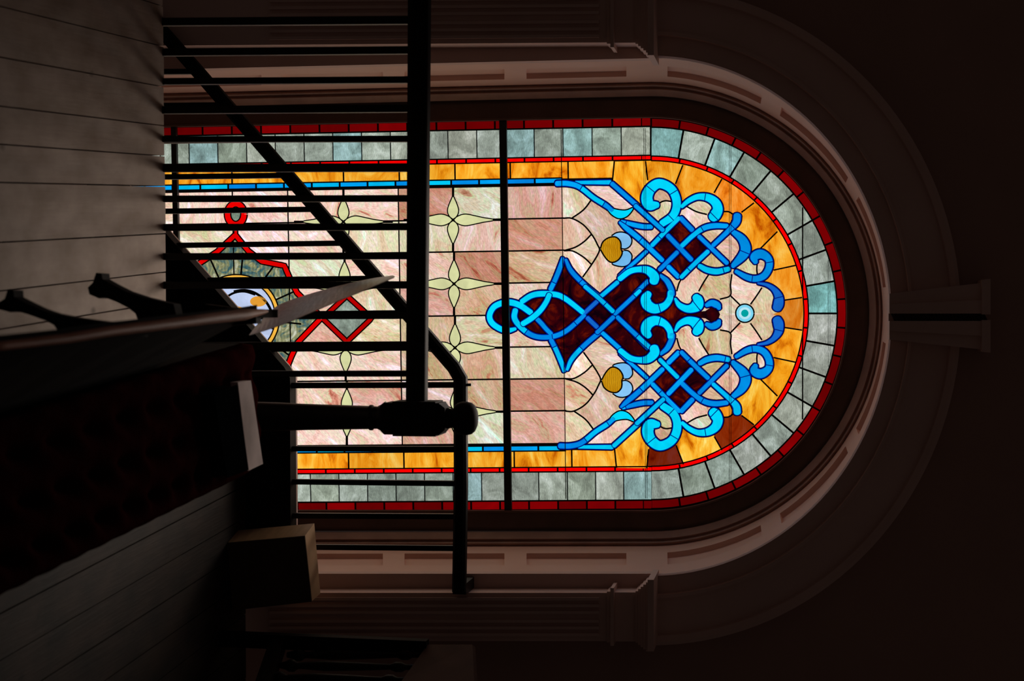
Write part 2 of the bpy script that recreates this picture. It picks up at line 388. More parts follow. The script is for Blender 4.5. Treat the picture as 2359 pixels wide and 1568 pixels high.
# ================================================================== THE STAINED GLASS (px coordinates, laid on the glass plane)
def vary(c, a=.12): f = 1 + random.uniform(-a, a); return tuple(max(0, x * f * (1 + random.uniform(-a / 3, a / 3))) for x in c)
class Sheet:
    def __init__(s, name, m, depth0): s.name, s.m, s.d, s.V, s.Fc, s.tint, s.seed = name, m, depth0, [], [], [], []
    def add(s, pts, faces, tint=(1, 1, 1), seed=0, d=0.0):
        o = len(s.V); s.V += [PY(x, y, DG - s.d - d) for x, y in pts]; s.Fc += [[o + i for i in f] for f in faces]
        s.tint += [tint] * len(pts); s.seed += [seed] * len(pts)
    def poly(s, pts, tint=(1, 1, 1), seed=None, d=0.0):
        s.add(pts, [list(range(len(pts)))], tint, random.random() * 5 if seed is None else seed, d)
    def strip(s, pts, ws, tint=(1, 1, 1), seed=0, d=0.0, thick=0.0):
        L, R = offsets(pts, ws); n = len(pts); P = L + R
        s.add(P, [[i, i + 1, n + i + 1, n + i] for i in range(n - 1)], tint, seed, d)
        if thick:
            o = len(s.V) - 2 * n; o2 = len(s.V)
            s.V += [v + Vector((0, thick, 0)) for v in s.V[o:o + 2 * n]]; s.tint += [tint] * (2 * n); s.seed += [seed] * (2 * n)
            for i in range(n - 1):
                s.Fc.append([o + i, o + i + 1, o2 + i + 1, o2 + i]); s.Fc.append([o + n + i, o + n + i + 1, o2 + n + i + 1, o2 + n + i])
    def build(s):
        me = bpy.data.meshes.new(s.name); me.from_pydata(s.V, [], s.Fc); me.update()
        a = me.attributes.new('tint', 'FLOAT_COLOR', 'POINT'); a.data.foreach_set('color', [x for t in s.tint for x in (*t, 1)])
        b = me.attributes.new('seed', 'FLOAT', 'POINT'); b.data.foreach_set('value', s.seed)
        me.materials.append(s.m); o = bpy.data.objects.new(s.name, me); COL.objects.link(o); child(o, WIN); return o
def offsets(pts, ws):
    L, R = [], []; n = len(pts)
    for i in range(n):
        a, b = pts[max(0, i - 1)], pts[min(n - 1, i + 1)]
        dx, dy = b[0] - a[0], b[1] - a[1]; q = math.hypot(dx, dy) or 1; nx, ny = -dy / q, dx / q
        w = ws[i] / 2; L.append((pts[i][0] + nx * w, pts[i][1] + ny * w)); R.append((pts[i][0] - nx * w, pts[i][1] - ny * w))
    return L, R
G_field = Sheet('opalescent_field_glass', M_opal, 0); G_grey = Sheet('grey_border_glass', M_ripple, 0)
G_red = Sheet('red_border_glass', M_plain, 0); G_amb = Sheet('amber_border_glass', M_amber, 0)
G_lead = Sheet('lead_came', M_lead, .002); G_ruby = Sheet('ruby_knot_glass', M_ruby, .0012)
G_blue = Sheet('blue_strapwork_glass', M_plain, .003); G_cream = Sheet('cream_flower_glass', M_plain, .0032)
G_heart = Sheet('honey_heart_glass', M_heart, .004); G_pale = Sheet('pale_blue_glass', M_plain, .004)
G_med = Sheet('medallion_glass', M_medal, .001); G_wire = Sheet('support_wire', M_lead, .012)
LT = (.0, .0, .0)
# window frame of reference for the straight part
KN = [(300, .023), (411, .022), (1170, .0135), (1310, .013), (1500, .004), (1680, 0), (3000, 0)]
def tilt(x):
    for (a, p), (b, q) in zip(KN, KN[1:]):
        if x <= b: return p + (q - p) * max(0, (x - a)) / (b - a)
    return 0
def Wp(a, b):                              # a: height, b: offset from the window's axis
    t = (1300 - min(a, 1500)) / 900; return (a + tilt(a) * b, 723.8 + 12 * t + b * (1 - .0145 * t))
def mir(p):
    x, y = p[0], p[1]; c = 724.6 if x < 1650 else 724.6 - 2.0 * min(1, (x - 1650) / 60)
    y2 = 2 * c - y; return (x + tilt(x) * (y2 - y) * .9, y2) + tuple(p[2:])
def lead(pts, w=3.2, smooth=True, d=0.0, sheet=None):
    w *= 1.3; p = catmull(pts, 5) if smooth and len(pts) > 2 else pts
    (sheet or G_lead).strip(p, [w] * len(p), LT, 0, d, .004)
def rp(a_or_th, r, kind):                  # point of the concentric borders
    if kind == 'L': return Wp(a_or_th, -r)
    if kind == 'R': return Wp(a_or_th, r)
    th = math.radians(a_or_th); return (1500 + r * math.sin(th), 721.7 - r * math.cos(th))
SEGW = 1
def seg(sheet, k, p0, p1, r0, r1, tint, gap=1.4):
    n = 5 if k == 'A' else 1
    g = gap if k != 'A' else math.degrees(gap / ((r0 + r1) / 2)); q = [p0 + g + (p1 - p0 - 2 * g) * i / n for i in range(n + 1)]
    if p1 < p0: q = [p0 - g + (p1 - p0 + 2 * g) * i / n for i in range(n + 1)]
    pts = [rp(x, r0, k) for x in q] + [rp(x, r1, k) for x in reversed(q)]
    sheet.poly(pts, tint)
def ring_pieces(sheet, r0, r1, step, ang0, dang, off, colf, gap=1.5):
    for k in 'LR':
        a = 1500 + off; i = 0
        while a > 330: seg(sheet, k, max(330, a - step), a, r0, r1, colf(k, a, i), gap); a -= step; i += 1
    a = ang0; i = 0
    if off: seg(sheet, 'A', math.degrees(off / ((r0 + r1) / 2)) * 0 + 0, 0.01, r0, r1, colf('A', a, i), 0)
    while a < 180 - 1e-6: b = min(180, a + dang); seg(sheet, 'A', a, b, r0, r1, colf('A', a, i), gap); a = b; i += 1
def cred(k, a, i): return vary((lin(118), 0, lin(3)), .35)
def cbright(k, a, i): return vary((1.05, 0, 0), .08)
def cgrey(k, a, i):
    r = random.random()
    if k == 'A' and abs(a - 80) < 1: return (.62, 1.22, 1.3)
    if k == 'A' and a < 5: return (.68, 1.12, 1.2)
    if r < .12: return vary((.80, 1.08, 1.16), .08)
    if r < .45: return vary((1.10, 1.04, .98), .1)
    if r < .65: return vary((.84, .86, .78), .1)
    return vary((1.04, 1.06, 1.0), .12)
for s_, r0, r1, st, dang, off, cf, gp in ((G_red, 430, 449, 67, 8.78, -19, cred, 2.2), (G_grey, 363.5, 428, 66, 10, 0, cgrey, 1.3), (G_red, 353, 361.5, 67, 10.6, -19, cbright, 2.0)):
    if s_ is G_grey: ring_pieces(s_, r0, r1, st, 0, dang, 13 * 0, cf, gp)
    else:
        for k in 'LR':
            a = 1500.; i = 0; first = True
            while a > 330:
                b = a - (19 if first else st); seg(s_, k, max(330, b), a, r0, r1, cf(k, a, i), gp if not first else .3); a = b; first = False
        n = round(180 / dang)
        for i in range(n): seg(s_, 'A', 180 * i / n, 180 * (i + 1) / n, r0, r1, cf('A', 0, i), gp)
# the four concentric leads and the joints of the grey squares
def ring_lead(r, w):
    p = [rp(330 + 1170 * i / 12, r, 'L') for i in range(13)] + [rp(3 * i, r, 'A') for i in range(61)] + [rp(1500 - 1170 * i / 12, r, 'R') for i in range(13)]
    G_lead.strip(p, [w] * len(p), LT, 0, 0, .005)
for r, w in ((450.5, 5), (429, 3.6), (362.5, 3.2), (352, 3.0)): ring_lead(r, w)
back = Sheet('lead_backing', M_lead, -.004)
p = [rp(330, 452, 'L')] + [rp(3 * i, 452, 'A') for i in range(61)] + [rp(330, 452, 'R')]
back.poly(p)
for i in range(1, 18): lead([rp(10 * i, 363, 'A'), rp(10 * i, 428, 'A')], 3.4, False)
# amber border: straight blocks, then the glass behind the scrolls
amb_t = lambda: vary((1, 1, 1), .10)
js = [1417, 1313, 1180, 1053, 925, 797, 668, 541, 414, 330]
for k in 'LR':
    for a, b in zip(js, js[1:]): seg(G_amb, k, b, a, 313, 351, amb_t(), .9)
spokes = [((1415, 372), (1411, 416)), ((1487, 371), (1492, 415)), ((1573, 380), (1556, 424)), ((1663, 412), (1645, 444)), ((1737, 467), (1708, 489)),
          ((1791, 533), (1751, 573)), ((1833, 611), (1782, 622)), ((1848, 685), (1808, 691))]
full = spokes + [tuple(mir(p) for p in s) for s in reversed(spokes)]
hub = (1620, 724)
def outer_at(p):                            # where a spoke meets the inner red ring
    th = math.degrees(math.atan2(p[0] - 1500, 721.7 - p[1])); return 180.0 if th < -90 else th
amt = {0: (1.1, 1.2, 1.3), 2: (1.0, 1.0, 1.3), 3: (1.0, .75, 1.2), 4: (1, .95, 1), 6: (.95, .8, .8), 7: (.75, .55, .7), 10: (1, 1.1, 1.1), 9: (1.05, 1.15, 1.2), 11: (.26, .06, .1), 12: (1.1, 1.3, 1.8), 13: (.18, .035, .1), 14: (1.05, 1.15, 1.3)}
for i, (s0, s1) in enumerate(zip(full, full[1:])):
    if i in (0, 14):
        kk = 'L' if i == 0 else 'R'
    o0, o1 = s0[0], s1[0]
    t0, t1 = max(0.0, outer_at(o0)), min(180.0, outer_at(o1))
    arc = [rp(t0 + (t1 - t0) * j / 8, 351.5, 'A') for j in range(9)]
    pts = [s0[1], o0] + arc + [o1, s1[1]]
    # push inner end toward the hub so it reaches beneath the scrolls
    ext = lambda p: (p[0] + (hub[0] - p[0]) * .22, p[1] + (hub[1] - p[1]) * .22)
    G_amb.poly([ext(s0[1])] + pts + [ext(s1[1])], amt.get(i, amb_t()))
    if i: lead([s0[0], s0[1]], 2.6, False)
lead([full[-1][0], full[-1][1]], 2.6, False); lead([full[0][0], full[0][1]], 2.6, False)
for k in 'LR':
    for a in js[1:]: lead([rp(a, 312, k), rp(a, 351, k)], 2.6, False)
# zoom frames used while tracing
def A(*p): return [(1380 + q[0] / 5.2273, 380 + q[1] / 5.2273) + tuple(w / 5.2273 for w in q[2:]) for q in p]
def C(*p): return [(1080 + q[0] / 5.2275, 380 + q[1] / 5.2275) + tuple(w / 5.2275 for w in q[2:]) for q in p]
def Dz(*p): return [(1080 + q[0] / 5.2275, 650 + q[1] / 5.2275) + tuple(w / 5.2275 for w in q[2:]) for q in p]
def T(*p): return [(1640 + q[0] / 4.9, 560 + q[1] / 4.9) + tuple(w / 4.9 for w in q[2:]) for q in p]
def E(*p): return [(1460 + q[0] / 6.03, 600 + q[1] / 6.03) + tuple(w / 6.03 for w in q[2:]) for q in p]
def both(f, pts, *a, **k): f(pts, *a, **k); f([mir(p) for p in pts], *a, **k)
# ---- the opalescent field: one sheet piece per lead cell of the lower rows
BB = 73.9
cols = [1300, 1165, 1047, 922, 795, 668, 541, 414, 330]
ct = {(1300): (.93, .86, .84), (1165): (.98, 1.0, 1.0), (1047): (.92, .90, .88), (922): (1.05, 1.04, 1.10), (795): (1.08, 1.06, 1.12), (668): (1.08, 1.04, 1.1), (541): (1.05, 1.06, 1.08), (414): (1.1, 1.1, 1.1)}
tints = {}
for a_, row in {1300: ['P', 'B', 'T', 'W', 'W', 'G', 'B', 'P'], 1165: ['M', 'W', 'B', 'T', 'G', 'T', 'T', 'M'], 1047: ['B', 'G', 'W', 'P', 'T', 'T', 'W', 'P'],
                922: ['W', 'G', 'W', 'G', 'G', 'W', 'P', 'W'], 795: ['W', 'W', 'M', 'W', 'P', 'W', 'W', 'W'], 668: ['L', 'L', 'L', 'W', 'W', 'P', 'L', 'P'], 541: ['W', 'G', 'L', 'L', 'W', 'W', 'W', 'W']}.items():
    for q_, k_ in enumerate(row):
        tints[(a_, q_)] = vary({'P': (.90, .70, .72), 'B': (.80, .52, .46), 'T': (.86, .76, .62), 'W': (1.06, 1.02, 1.08), 'G': (.92, 1.02, .88), 'M': (.86, 1.12, 1.02), 'L': (1.08, 1.0, 1.14)}[k_], .05)
for a, b in zip(cols, cols[1:]):
    for j in range(-4, 4):
        lo, hi = max(-306, j * BB), min(306, (j + 1) * BB)
        tt = tints.get((a, j + 4), vary(ct[a], .06))
        if a <= 922: tt = tuple(x * 1.14 for x in tt)
        G_field.poly([Wp(a, lo), Wp(a, hi), Wp(b, hi), Wp(b, lo)], tt, d=.0004)
for j in range(-3, 4):
    lo_ = 1298
    G_lead.strip([Wp(330, j * BB), Wp(800, j * BB), Wp(1160, j * BB), Wp(1302, j * BB)], [3.6] * 4, LT, 0, 0, .004)
for a in (922, 668, 541, 1047, 795): lead([Wp(a, -306), Wp(a, 306)], 2.2, False)
# field above, cell by cell (upper half traced, lower half mirrored)
bkp = [(1290, 425), (1330, 428), (1412, 424), (1478, 488), (1490, 470), (1490, 430), (1520, 416), (1560, 440), (1568, 478), (1600, 452), (1640, 455), (1662, 480), (1655, 510), (1680, 522), (1722, 560), (1735, 585), (1752, 575), (1775, 590), (1778, 625), (1760, 648), (1785, 665), (1800, 690), (1795, 718), (1780, 724)]
G_field.poly(bkp + [mir(p) for p in bkp[::-1]][1:], (.98, .95, .85), d=.0003)
fieldA = [C((1135, 215), (1330, 265), (1400, 330), (1475, 420), (1380, 540), (1240, 640), (1140, 640)),
          C((1475, 420), (1650, 520), (1900, 760), (1890, 830), (1750, 820), (1640, 900), (1575, 1010), (1540, 930), (1480, 840), (1380, 720), (1240, 642), (1380, 540)),
          C((1140, 640), (1240, 645), (1380, 720), (1475, 835), (1380, 930), (1270, 1000), (1145, 1030)),
          C((1250, 1025), (1390, 925), (1475, 835), (1545, 940), (1572, 1020), (1540, 1100), (1475, 1200), (1380, 1105)),
          C((1145, 1035), (1250, 1035), (1380, 1108), (1475, 1200), (1370, 1350), (1220, 1260), (1160, 1160)),
          C((1370, 1350), (1475, 1200), (1572, 1040), (1640, 1130), (1740, 1190), (1890, 1230), (1800, 1370), (1620, 1560), (1560, 1560), (1400, 1420)),
          C((1880, 820), (2091, 960), (2091, 1060), (1930, 1260), (1760, 1220), (1900, 1010)),
          A((0, 215), (130, 215), (420, 500), (330, 620), (210, 560), (60, 470), (-150, 330), (-200, 215)),
          A((320, 640), (420, 520), (560, 640), (620, 720), (480, 730)),
          A((380, 740), (700, 740), (760, 800), (610, 970), (500, 880)),
          A((500, 900), (620, 1010), (440, 1160), (320, 1120)),
          A((430, 1220), (600, 1060), (760, 1180), (700, 1270), (560, 1260)),
          A((560, 560), (660, 640), (780, 720), (900, 620), (930, 440), (760, 430), (700, 520)),
          A((640, 440), (740, 440), (930, 440), (900, 320), (780, 250), (640, 300)),
          A((960, 590), (1060, 490), (1200, 570), (1320, 620), (1350, 720), (1180, 780), (1020, 660)),
          A((1050, 490), (1180, 400), (1340, 430), (1390, 530), (1310, 610), (1160, 560)),
          A((1200, 850), (1300, 780), (1520, 750), (1550, 800), (1360, 970)),
          A((1380, 970), (1600, 800), (1720, 960), (1700, 1100), (1560, 1200)),
          A((1200, 1210), (1330, 1040), (1560, 1230), (1360, 1280)),
          A((740, 1280), (820, 1230), (990, 1390), (940, 1500), (860, 1440)),
          A((980, 1390), (1190, 1200), (1330, 1310), (1200, 1520), (1180, 1600), (960, 1640), (910, 1540)),
          A((1330, 1310), (1600, 1250), (1590, 1580), (1400, 1660), (1200, 1620), (1205, 1520)),
          A((1660, 1240), (1810, 1090), (1900, 1180), (1920, 1370), (1760, 1360)),
          A((1900, 1370), (1900, 1170), (2010, 1160), (2020, 1270)),
          T((230, 350), (380, 420), (570, 500), (440, 690), (300, 690), (205, 590)),
          T((440, 690), (570, 500), (680, 540), (700, 640), (670, 790), (470, 790)),
          T((90, 630), (210, 600), (320, 700), (300, 790), (110, 790), (110, 700))]
ftint = [(1, 1.05, .9), (.85, .78, .72), (.98, .9, .82), (1, 1, .9), (1.3, 1.3, 1.35), (1.05, .95, .9), (.9, .85, .8), (1.1, 1.02, 1.1), (.9, .75, .6), (1, .85, .82), (1, 1, .8), (.98, 1.1, .9),
         (.95, 1.08, .9), (.82, .70, .58), (1.15, 1.05, 1.1), (.95, 1.08, .95), (.92, .88, .7), (.98, .82, .78), (.85, .9, .62), (1.05, .9, .7), (1.08, 1, .98), (.9, .92, .72), (.92, 1.08, .82), (.95, .85, .8),
         (1.15, 1.12, 1.15), (.95, 1, .82), (1.02, 1.1, 1.05)]
for cell, t_ in zip(fieldA, ftint):
    G_field.poly(cell, t_, d=.0008); G_field.poly([mir(p) for p in cell], vary(t_, .08), d=.0008)
fieldLead = [C((1240, 640), (1380, 540), (1475, 420)), C((1135, 640), (1240, 642), (1380, 720), (1490, 850), (1550, 960), (1574, 1020), (1540, 1100), (1470, 1210), (1370, 1350)),
             C((1145, 1030), (1280, 990), (1390, 920), (1475, 835)), C((1145, 1032), (1250, 1035), (1380, 1108), (1475, 1195)),
             A((880, 440), (800, 430), (740, 450), (700, 500)), A((1050, 495), (1170, 560), (1300, 595)), A((985, 1380), (960, 1430), (935, 1520)), A((1325, 1310), (1255, 1420), (1200, 1520)),
             T((225, 350), (210, 470), (208, 590), (90, 632)), T((208, 590), (320, 700)), T((565, 500), (500, 600), (435, 690)), A((1905, 1175), (1900, 1270), (1920, 1370)),
             A((1500, 560), (1560, 562), (1610, 590))]
for p in fieldLead: both(lead, p, 2.8, d=.0006)
# small amber chips by the scrolls
both(lambda p: G_amb.poly(p, (1, .9, 1), d=.001), A((1460, 660), (1510, 565), (1590, 575), (1600, 640), (1560, 720), (1440, 690)))
# ---- ruby ground of the knots
left_edge = [(1300, 596), (1284, 640), (1268, 672), (1240, 676), (1212, 686), (1196, 700), (1176, 697), (1152, 695), (1132, 708), (1123, 727)]
right_edge = [(1300, 596), (1335, 650), (1380, 690), (1425, 645), (1462, 620), (1495, 618), (1525, 640), (1545, 664), (1552, 690), (1560, 705), (1590, 720), (1625, 716), (1640, 706), (1654, 712), (1659, 724)]
L2 = [mir(p) for p in left_edge]; R2 = [mir(p) for p in right_edge]
G_ruby.poly(left_edge[::-1] + right_edge[1:] + R2[::-1][1:] + L2[1:-1], seed=1.3, d=.001)
both(lambda p: G_ruby.poly(p, seed=2.1, d=.0012), A((968, 650), (1335, 1010), (980, 1370), (630, 990)))
# ---- blue strapwork ribbons
DL = .0007
def ribbon(pts, lvl=1, w=None, tint=None, cuts=True, cap=True):
    P = [(q[0], q[1], (w if w else q[2]) * (1.14 if tint == CY else 1.03)) for q in pts]
    P = catmull(P, 7) if len(P) > 2 else [tuple(P[0][i] + (P[1][i] - P[0][i]) * k / 4 for i in range(3)) for k in range(5)]
    xy = [(a, b) for a, b, _ in P]; ws = [max(3, c) for _, _, c in P]
    base = .0004 + lvl * 3 * DL
    def rounded(extra):                     # ends rounded off
        q = [(xy[0], ws[0])] ; n = len(xy); X = list(xy); Wd = [v + extra for v in ws]
        for end in (0, 1):
            a, b = (X[0], X[1]) if end == 0 else (X[-1], X[-2])
            dx, dy = a[0] - b[0], a[1] - b[1]; L = math.hypot(dx, dy) or 1; r = (Wd[0] if end == 0 else Wd[-1]) / 2
            kk = .75 if cap else .15
            add = [((a[0] + dx / L * r * kk * math.sin(t), a[1] + dy / L * r * kk * math.sin(t)), 2 * r * math.cos(t)) for t in (.5, .9, 1.25, 1.5)]
            if end == 0: X = [p for p, _ in add][::-1] + X; Wd = [v for _, v in add][::-1] + Wd
            else: X = X + [p for p, _ in add]; Wd = Wd + [v for _, v in add]
        return X, Wd
    X, Wd = rounded(6.4); G_lead.strip(X, Wd, LT, 0, base, .002)
    X, Wd = rounded(3.0); G_blue.strip(X, Wd, (0, .006, .26), 0, base + DL)  # deep blue rim: the halo around the bright straps, painted in as colour
    X, Wd = rounded(-1.6)
    # broken into pieces of glass
    tot = 0; col = tint or random.choice(BL); o = 0; cur = [X[0]]; cw = [Wd[0]]
    for i in range(1, len(X)):
        tot += math.hypot(X[i][0] - X[i - 1][0], X[i][1] - X[i - 1][1]); cur.append(X[i]); cw.append(Wd[i])
        if cuts and tot > 62 and i < len(X) - 6:
            G_blue.strip(cur, cw, col, 0, base + 2 * DL); cur = [X[i]]; cw = [Wd[i]]; tot = 0
            if not tint: col = random.choice(BL)
            a, b = X[i], X[i - 1]; dx, dy = a[0] - b[0], a[1] - b[1]; L = math.hypot(dx, dy) or 1
            nx, ny = -dy / L * Wd[i] * .55, dx / L * Wd[i] * .55
            G_blue.strip([(a[0] - nx, a[1] - ny), (a[0] + nx, a[1] + ny)], [2.0, 2.0], (0, .01, .25), 0, base + 2.5 * DL)
    G_blue.strip(cur, cw, col, 0, base + 2 * DL)
BL = [(0, lin(150), lin(245)), (0, lin(170), 1), (0, lin(196), 1), (0, lin(208), 1.0), (0, lin(140), lin(238))]
CY = (0, lin(226), 1.1); MB = (0, lin(150), lin(240)); DB = (lin(20), lin(110), lin(215)); VI = (lin(90), lin(110), lin(200))
# straight blue fillet beside the field
for k in 'LR':
    a = 1300.; i = 0
    while a > 335: seg(G_blue, k, a - 64, a, 303.5, 312.5, random.choice(BL), 2.2); a -= 64
    pts = [rp(330 + 97 * i, 308.2, k) for i in range(11)]; G_lead.strip(pts, [15] * 11, LT, 0, -.0015, .001)
R_ = [  # (points with widths, level, tint)
    (C((1060, 222, 66), (1190, 222, 66), (1330, 262, 62), (1500, 392, 60), (1640, 480, 62), (1720, 540, 50)), 1, None),
    (C((1290, 210, 45), (1700, 208, 58)), 0, None), (C((1725, 225, 58), (2030, 492, 58)), 1, None),
    (A((440, 490, 56), (770, 785, 56)), 2, None), (A((830, 850, 60), (1110, 1140, 62)), 1, None),
    (A((250, 690, 34), (330, 760, 62), (500, 900, 64), (760, 1145, 60)), 1, None), (A((835, 1225, 62), (955, 1345, 60)), 1, None),
    (A((985, 640, 60), (1120, 780, 62)), 1, None), (A((1205, 860, 54), (1540, 1180, 56)), 2, None),
    (A((960, 640, 56), (800, 800, 56), (640, 965, 56)), 1, None), (A((570, 1040, 46), (440, 1160, 48), (340, 1245, 40), (240, 1330, 26)), 1, None),
    (A((1000, 970, 60), (1130, 850, 60), (1260, 760, 66), (1390, 730, 68), (1540, 735, 60)), 1, None),
    (A((940, 1050, 56), (730, 1260, 54)), 1, None), (A((1375, 965, 54), (1560, 790, 62), (1650, 690, 88), (1665, 610, 92)), 2, None),
    (A((1310, 1040, 58), (1150, 1190, 58), (990, 1350, 54)), 2, None),
    (A((1610, 800, 60), (1720, 890, 100), (1765, 1000, 122), (1730, 1090, 110), (1610, 1215, 60)), 1, MB),
    (A((1210, 1215, 60), (1300, 1262, 72), (1420, 1282, 74), (1560, 1250, 62)), 1, None),
    (A((700, 480, 70), (610, 480, 120), (575, 400, 125), (610, 300, 115), (700, 228, 105), (790, 238, 100), (880, 300, 96), (930, 410, 94), (930, 520, 90), (880, 620, 86), (760, 705, 78)), 1, CY),
    (A((630, 742, 58), (530, 740, 60), (400, 715, 58), (270, 675, 34)), 0, None),
    (A((995, 500, 44), (1080, 430, 56), (1190, 382, 66), (1310, 392, 84), (1400, 450, 100), (1430, 530, 110), (1400, 600, 120), (1370, 630, 105)), 1, CY),
    (A((1885, 1170, 60), (1868, 1105, 100), (1950, 1070, 110), (2040, 1130, 88), (2048, 1230, 84), (1990, 1330, 82), (1890, 1370, 78), (1780, 1350, 72), (1650, 1280, 50)), 1, MB),
    (T((520, 450, 26), (620, 470, 42), (700, 520, 60), (752, 600, 92), (752, 680, 112), (735, 730, 100)), 1, DB),
    (A((250, 1370, 62), (370, 1280, 66), (490, 1255, 68), (590, 1270, 90), (665, 1340, 105), (660, 1400, 100)), 2, CY),
    (A((740, 1330, 44), (820, 1400, 66), (870, 1500, 70), (880, 1560, 66)), 1, MB),
    (E((205, 460, 88), (165, 530, 125), (195, 620, 135), (300, 670, 120), (430, 625, 92), (500, 530, 84), (510, 440, 76)), 1, CY),
    (E((575, 530, 36), (630, 615, 72), (720, 665, 92), (800, 665, 112), (880, 620, 150), (890, 550, 130), (862, 505, 95)), 1, CY),
    (E((1010, 620, 60), (1085, 590, 92), (1160, 620, 96), (1188, 665, 56)), 1, MB),
    (E((10, 470, 62), (100, 380, 62), (195, 285, 62)), 0, MB),
    # the long straps of the knot
    (C((1130, 1120, 40), (1100, 1230, 60), (1040, 1380, 60), (985, 1495, 60)), 1, None),
    (C((1168, 1140, 40), (1230, 1270, 58), (1370, 1420, 60), (1560, 1580, 60)), 1, None)]
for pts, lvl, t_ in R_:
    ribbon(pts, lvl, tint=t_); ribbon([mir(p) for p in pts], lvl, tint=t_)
# the knot itself, traced whole
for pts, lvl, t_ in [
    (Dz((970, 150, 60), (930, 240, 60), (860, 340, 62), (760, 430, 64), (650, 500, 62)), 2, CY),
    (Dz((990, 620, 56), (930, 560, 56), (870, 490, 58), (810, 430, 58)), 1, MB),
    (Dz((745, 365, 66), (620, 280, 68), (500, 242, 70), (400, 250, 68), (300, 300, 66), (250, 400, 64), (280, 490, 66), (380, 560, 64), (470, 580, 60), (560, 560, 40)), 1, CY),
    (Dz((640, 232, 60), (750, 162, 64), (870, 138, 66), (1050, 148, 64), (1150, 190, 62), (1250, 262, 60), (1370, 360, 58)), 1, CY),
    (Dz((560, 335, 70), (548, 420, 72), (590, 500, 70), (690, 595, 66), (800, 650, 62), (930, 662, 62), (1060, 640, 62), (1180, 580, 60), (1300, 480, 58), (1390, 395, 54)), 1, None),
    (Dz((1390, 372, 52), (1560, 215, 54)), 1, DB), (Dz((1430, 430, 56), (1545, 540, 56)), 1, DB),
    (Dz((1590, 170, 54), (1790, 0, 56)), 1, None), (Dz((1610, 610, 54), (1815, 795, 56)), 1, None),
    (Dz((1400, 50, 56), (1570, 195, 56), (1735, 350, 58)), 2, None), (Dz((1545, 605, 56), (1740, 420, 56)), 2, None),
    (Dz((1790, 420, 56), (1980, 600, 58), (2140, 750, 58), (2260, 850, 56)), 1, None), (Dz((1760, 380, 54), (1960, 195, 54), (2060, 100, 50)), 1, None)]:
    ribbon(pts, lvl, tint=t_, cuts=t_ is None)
# leaf shapes
def shape(sheet, pts, tint, d, lw=3.4, smooth=True):
    p = catmull(pts + pts[:1], 5)[:-1] if smooth else pts
    cx, cy = sum(q[0] for q in p) / len(p), sum(q[1] for q in p) / len(p)
    G_lead.strip(p + p[:1], [lw + 2.6] * (len(p) + 1), LT, 0, d - .0026, .001); sheet.poly(p, tint, d=d - sheet.d)
both(lambda p: shape(G_blue, p, CY, .0062, 3.5, False), catmull(A((75, 490), (200, 535), (320, 548), (408, 520), (340, 610), (245, 640), (150, 590), (75, 490)), 5)[:-1])
heart = C((1592, 1010), (1622, 930), (1690, 882), (1765, 875), (1812, 915), (1824, 960), (1824, 1010), (1838, 1062), (1800, 1130), (1740, 1162), (1690, 1150), (1638, 1090))
cr1_ = C((1722, 858), (1780, 822), (1850, 815), (1920, 842), (1956, 900), (1940, 965), (1890, 1000), (1840, 995), (1824, 955), (1812, 912), (1775, 872))
cr2_ = C((1868, 1035), (1920, 1042), (1957, 1092), (1940, 1170), (1880, 1212), (1800, 1210), (1732, 1186), (1780, 1160), (1825, 1110), (1840, 1062))
cr1 = catmull(cr1_ + cr1_[:1], 5)[:-1]; cr2 = catmull(cr2_ + cr2_[:1], 5)[:-1]
both(lambda p: shape(G_pale, p, (lin(140), lin(205), 1), .0050, 3.6, False), cr1)
both(lambda p: shape(G_pale, p, (lin(120), lin(195), lin(250)), .0050, 3.6, False), cr2)
both(lambda p: shape(G_heart, p, (1, 1, 1), .0068, 4.2), heart)
circ = lambda c, r, n=32, ry=None: [(c[0] + r * math.cos(2 * math.pi * i / n), c[1] + (ry or r) * math.sin(2 * math.pi * i / n)) for i in range(n)]
cc_ = T((372, 790))[0]
shape(G_pale, circ(cc_, 19.5), (lin(130), lin(222), lin(252)), .0050, 4, False); G_pale.poly(circ(cc_, 14), (lin(190), lin(240), 1), d=.0014); G_pale.poly(circ(cc_, 8.5), (0, lin(170), lin(170)), d=.0018); 
# ---- cream four-petal flowers
def flower(a, b, skip=None):
    cx, cy = Wp(a, b)
    for ang, Lm, wd in ((0, 92, 12), (180, 92, 12), (90, 53, 11.5), (270, 53, 11.5)):
        if ang == skip: continue
        pr = [(3, 0), (8, .45), (16, .8), (25, 1.0), (34, .98), (50, .70), (70, .34), (92, 0)] if Lm == 92 else [(3, 0), (7, .5), (13, .85), (20, 1.0), (28, .92), (38, .62), (47, .28), (53, 0)]
        c, s = math.cos(math.radians(ang)), math.sin(math.radians(ang))
        p = [(q, h * wd) for q, h in pr] + [(q, -h * wd) for q, h in pr[-2:0:-1]]
        p = [(cx + c * x - s * y, cy + s * x + c * y) for x, y in p]
        shape(G_cream, p, (lin(226), lin(228), lin(170)), .0040, 2.6)
        lead([(cx + c * (Lm - 4), cy + s * (Lm - 4)), (cx + c * (Lm + 22), cy + s * (Lm + 22))], 4, False)
for a in (1047, 795):
    for b in (-3 * BB, -BB, BB, 3 * BB): flower(a, b, None if a > 800 or abs(b) > BB else (270 if b > 0 else 90))
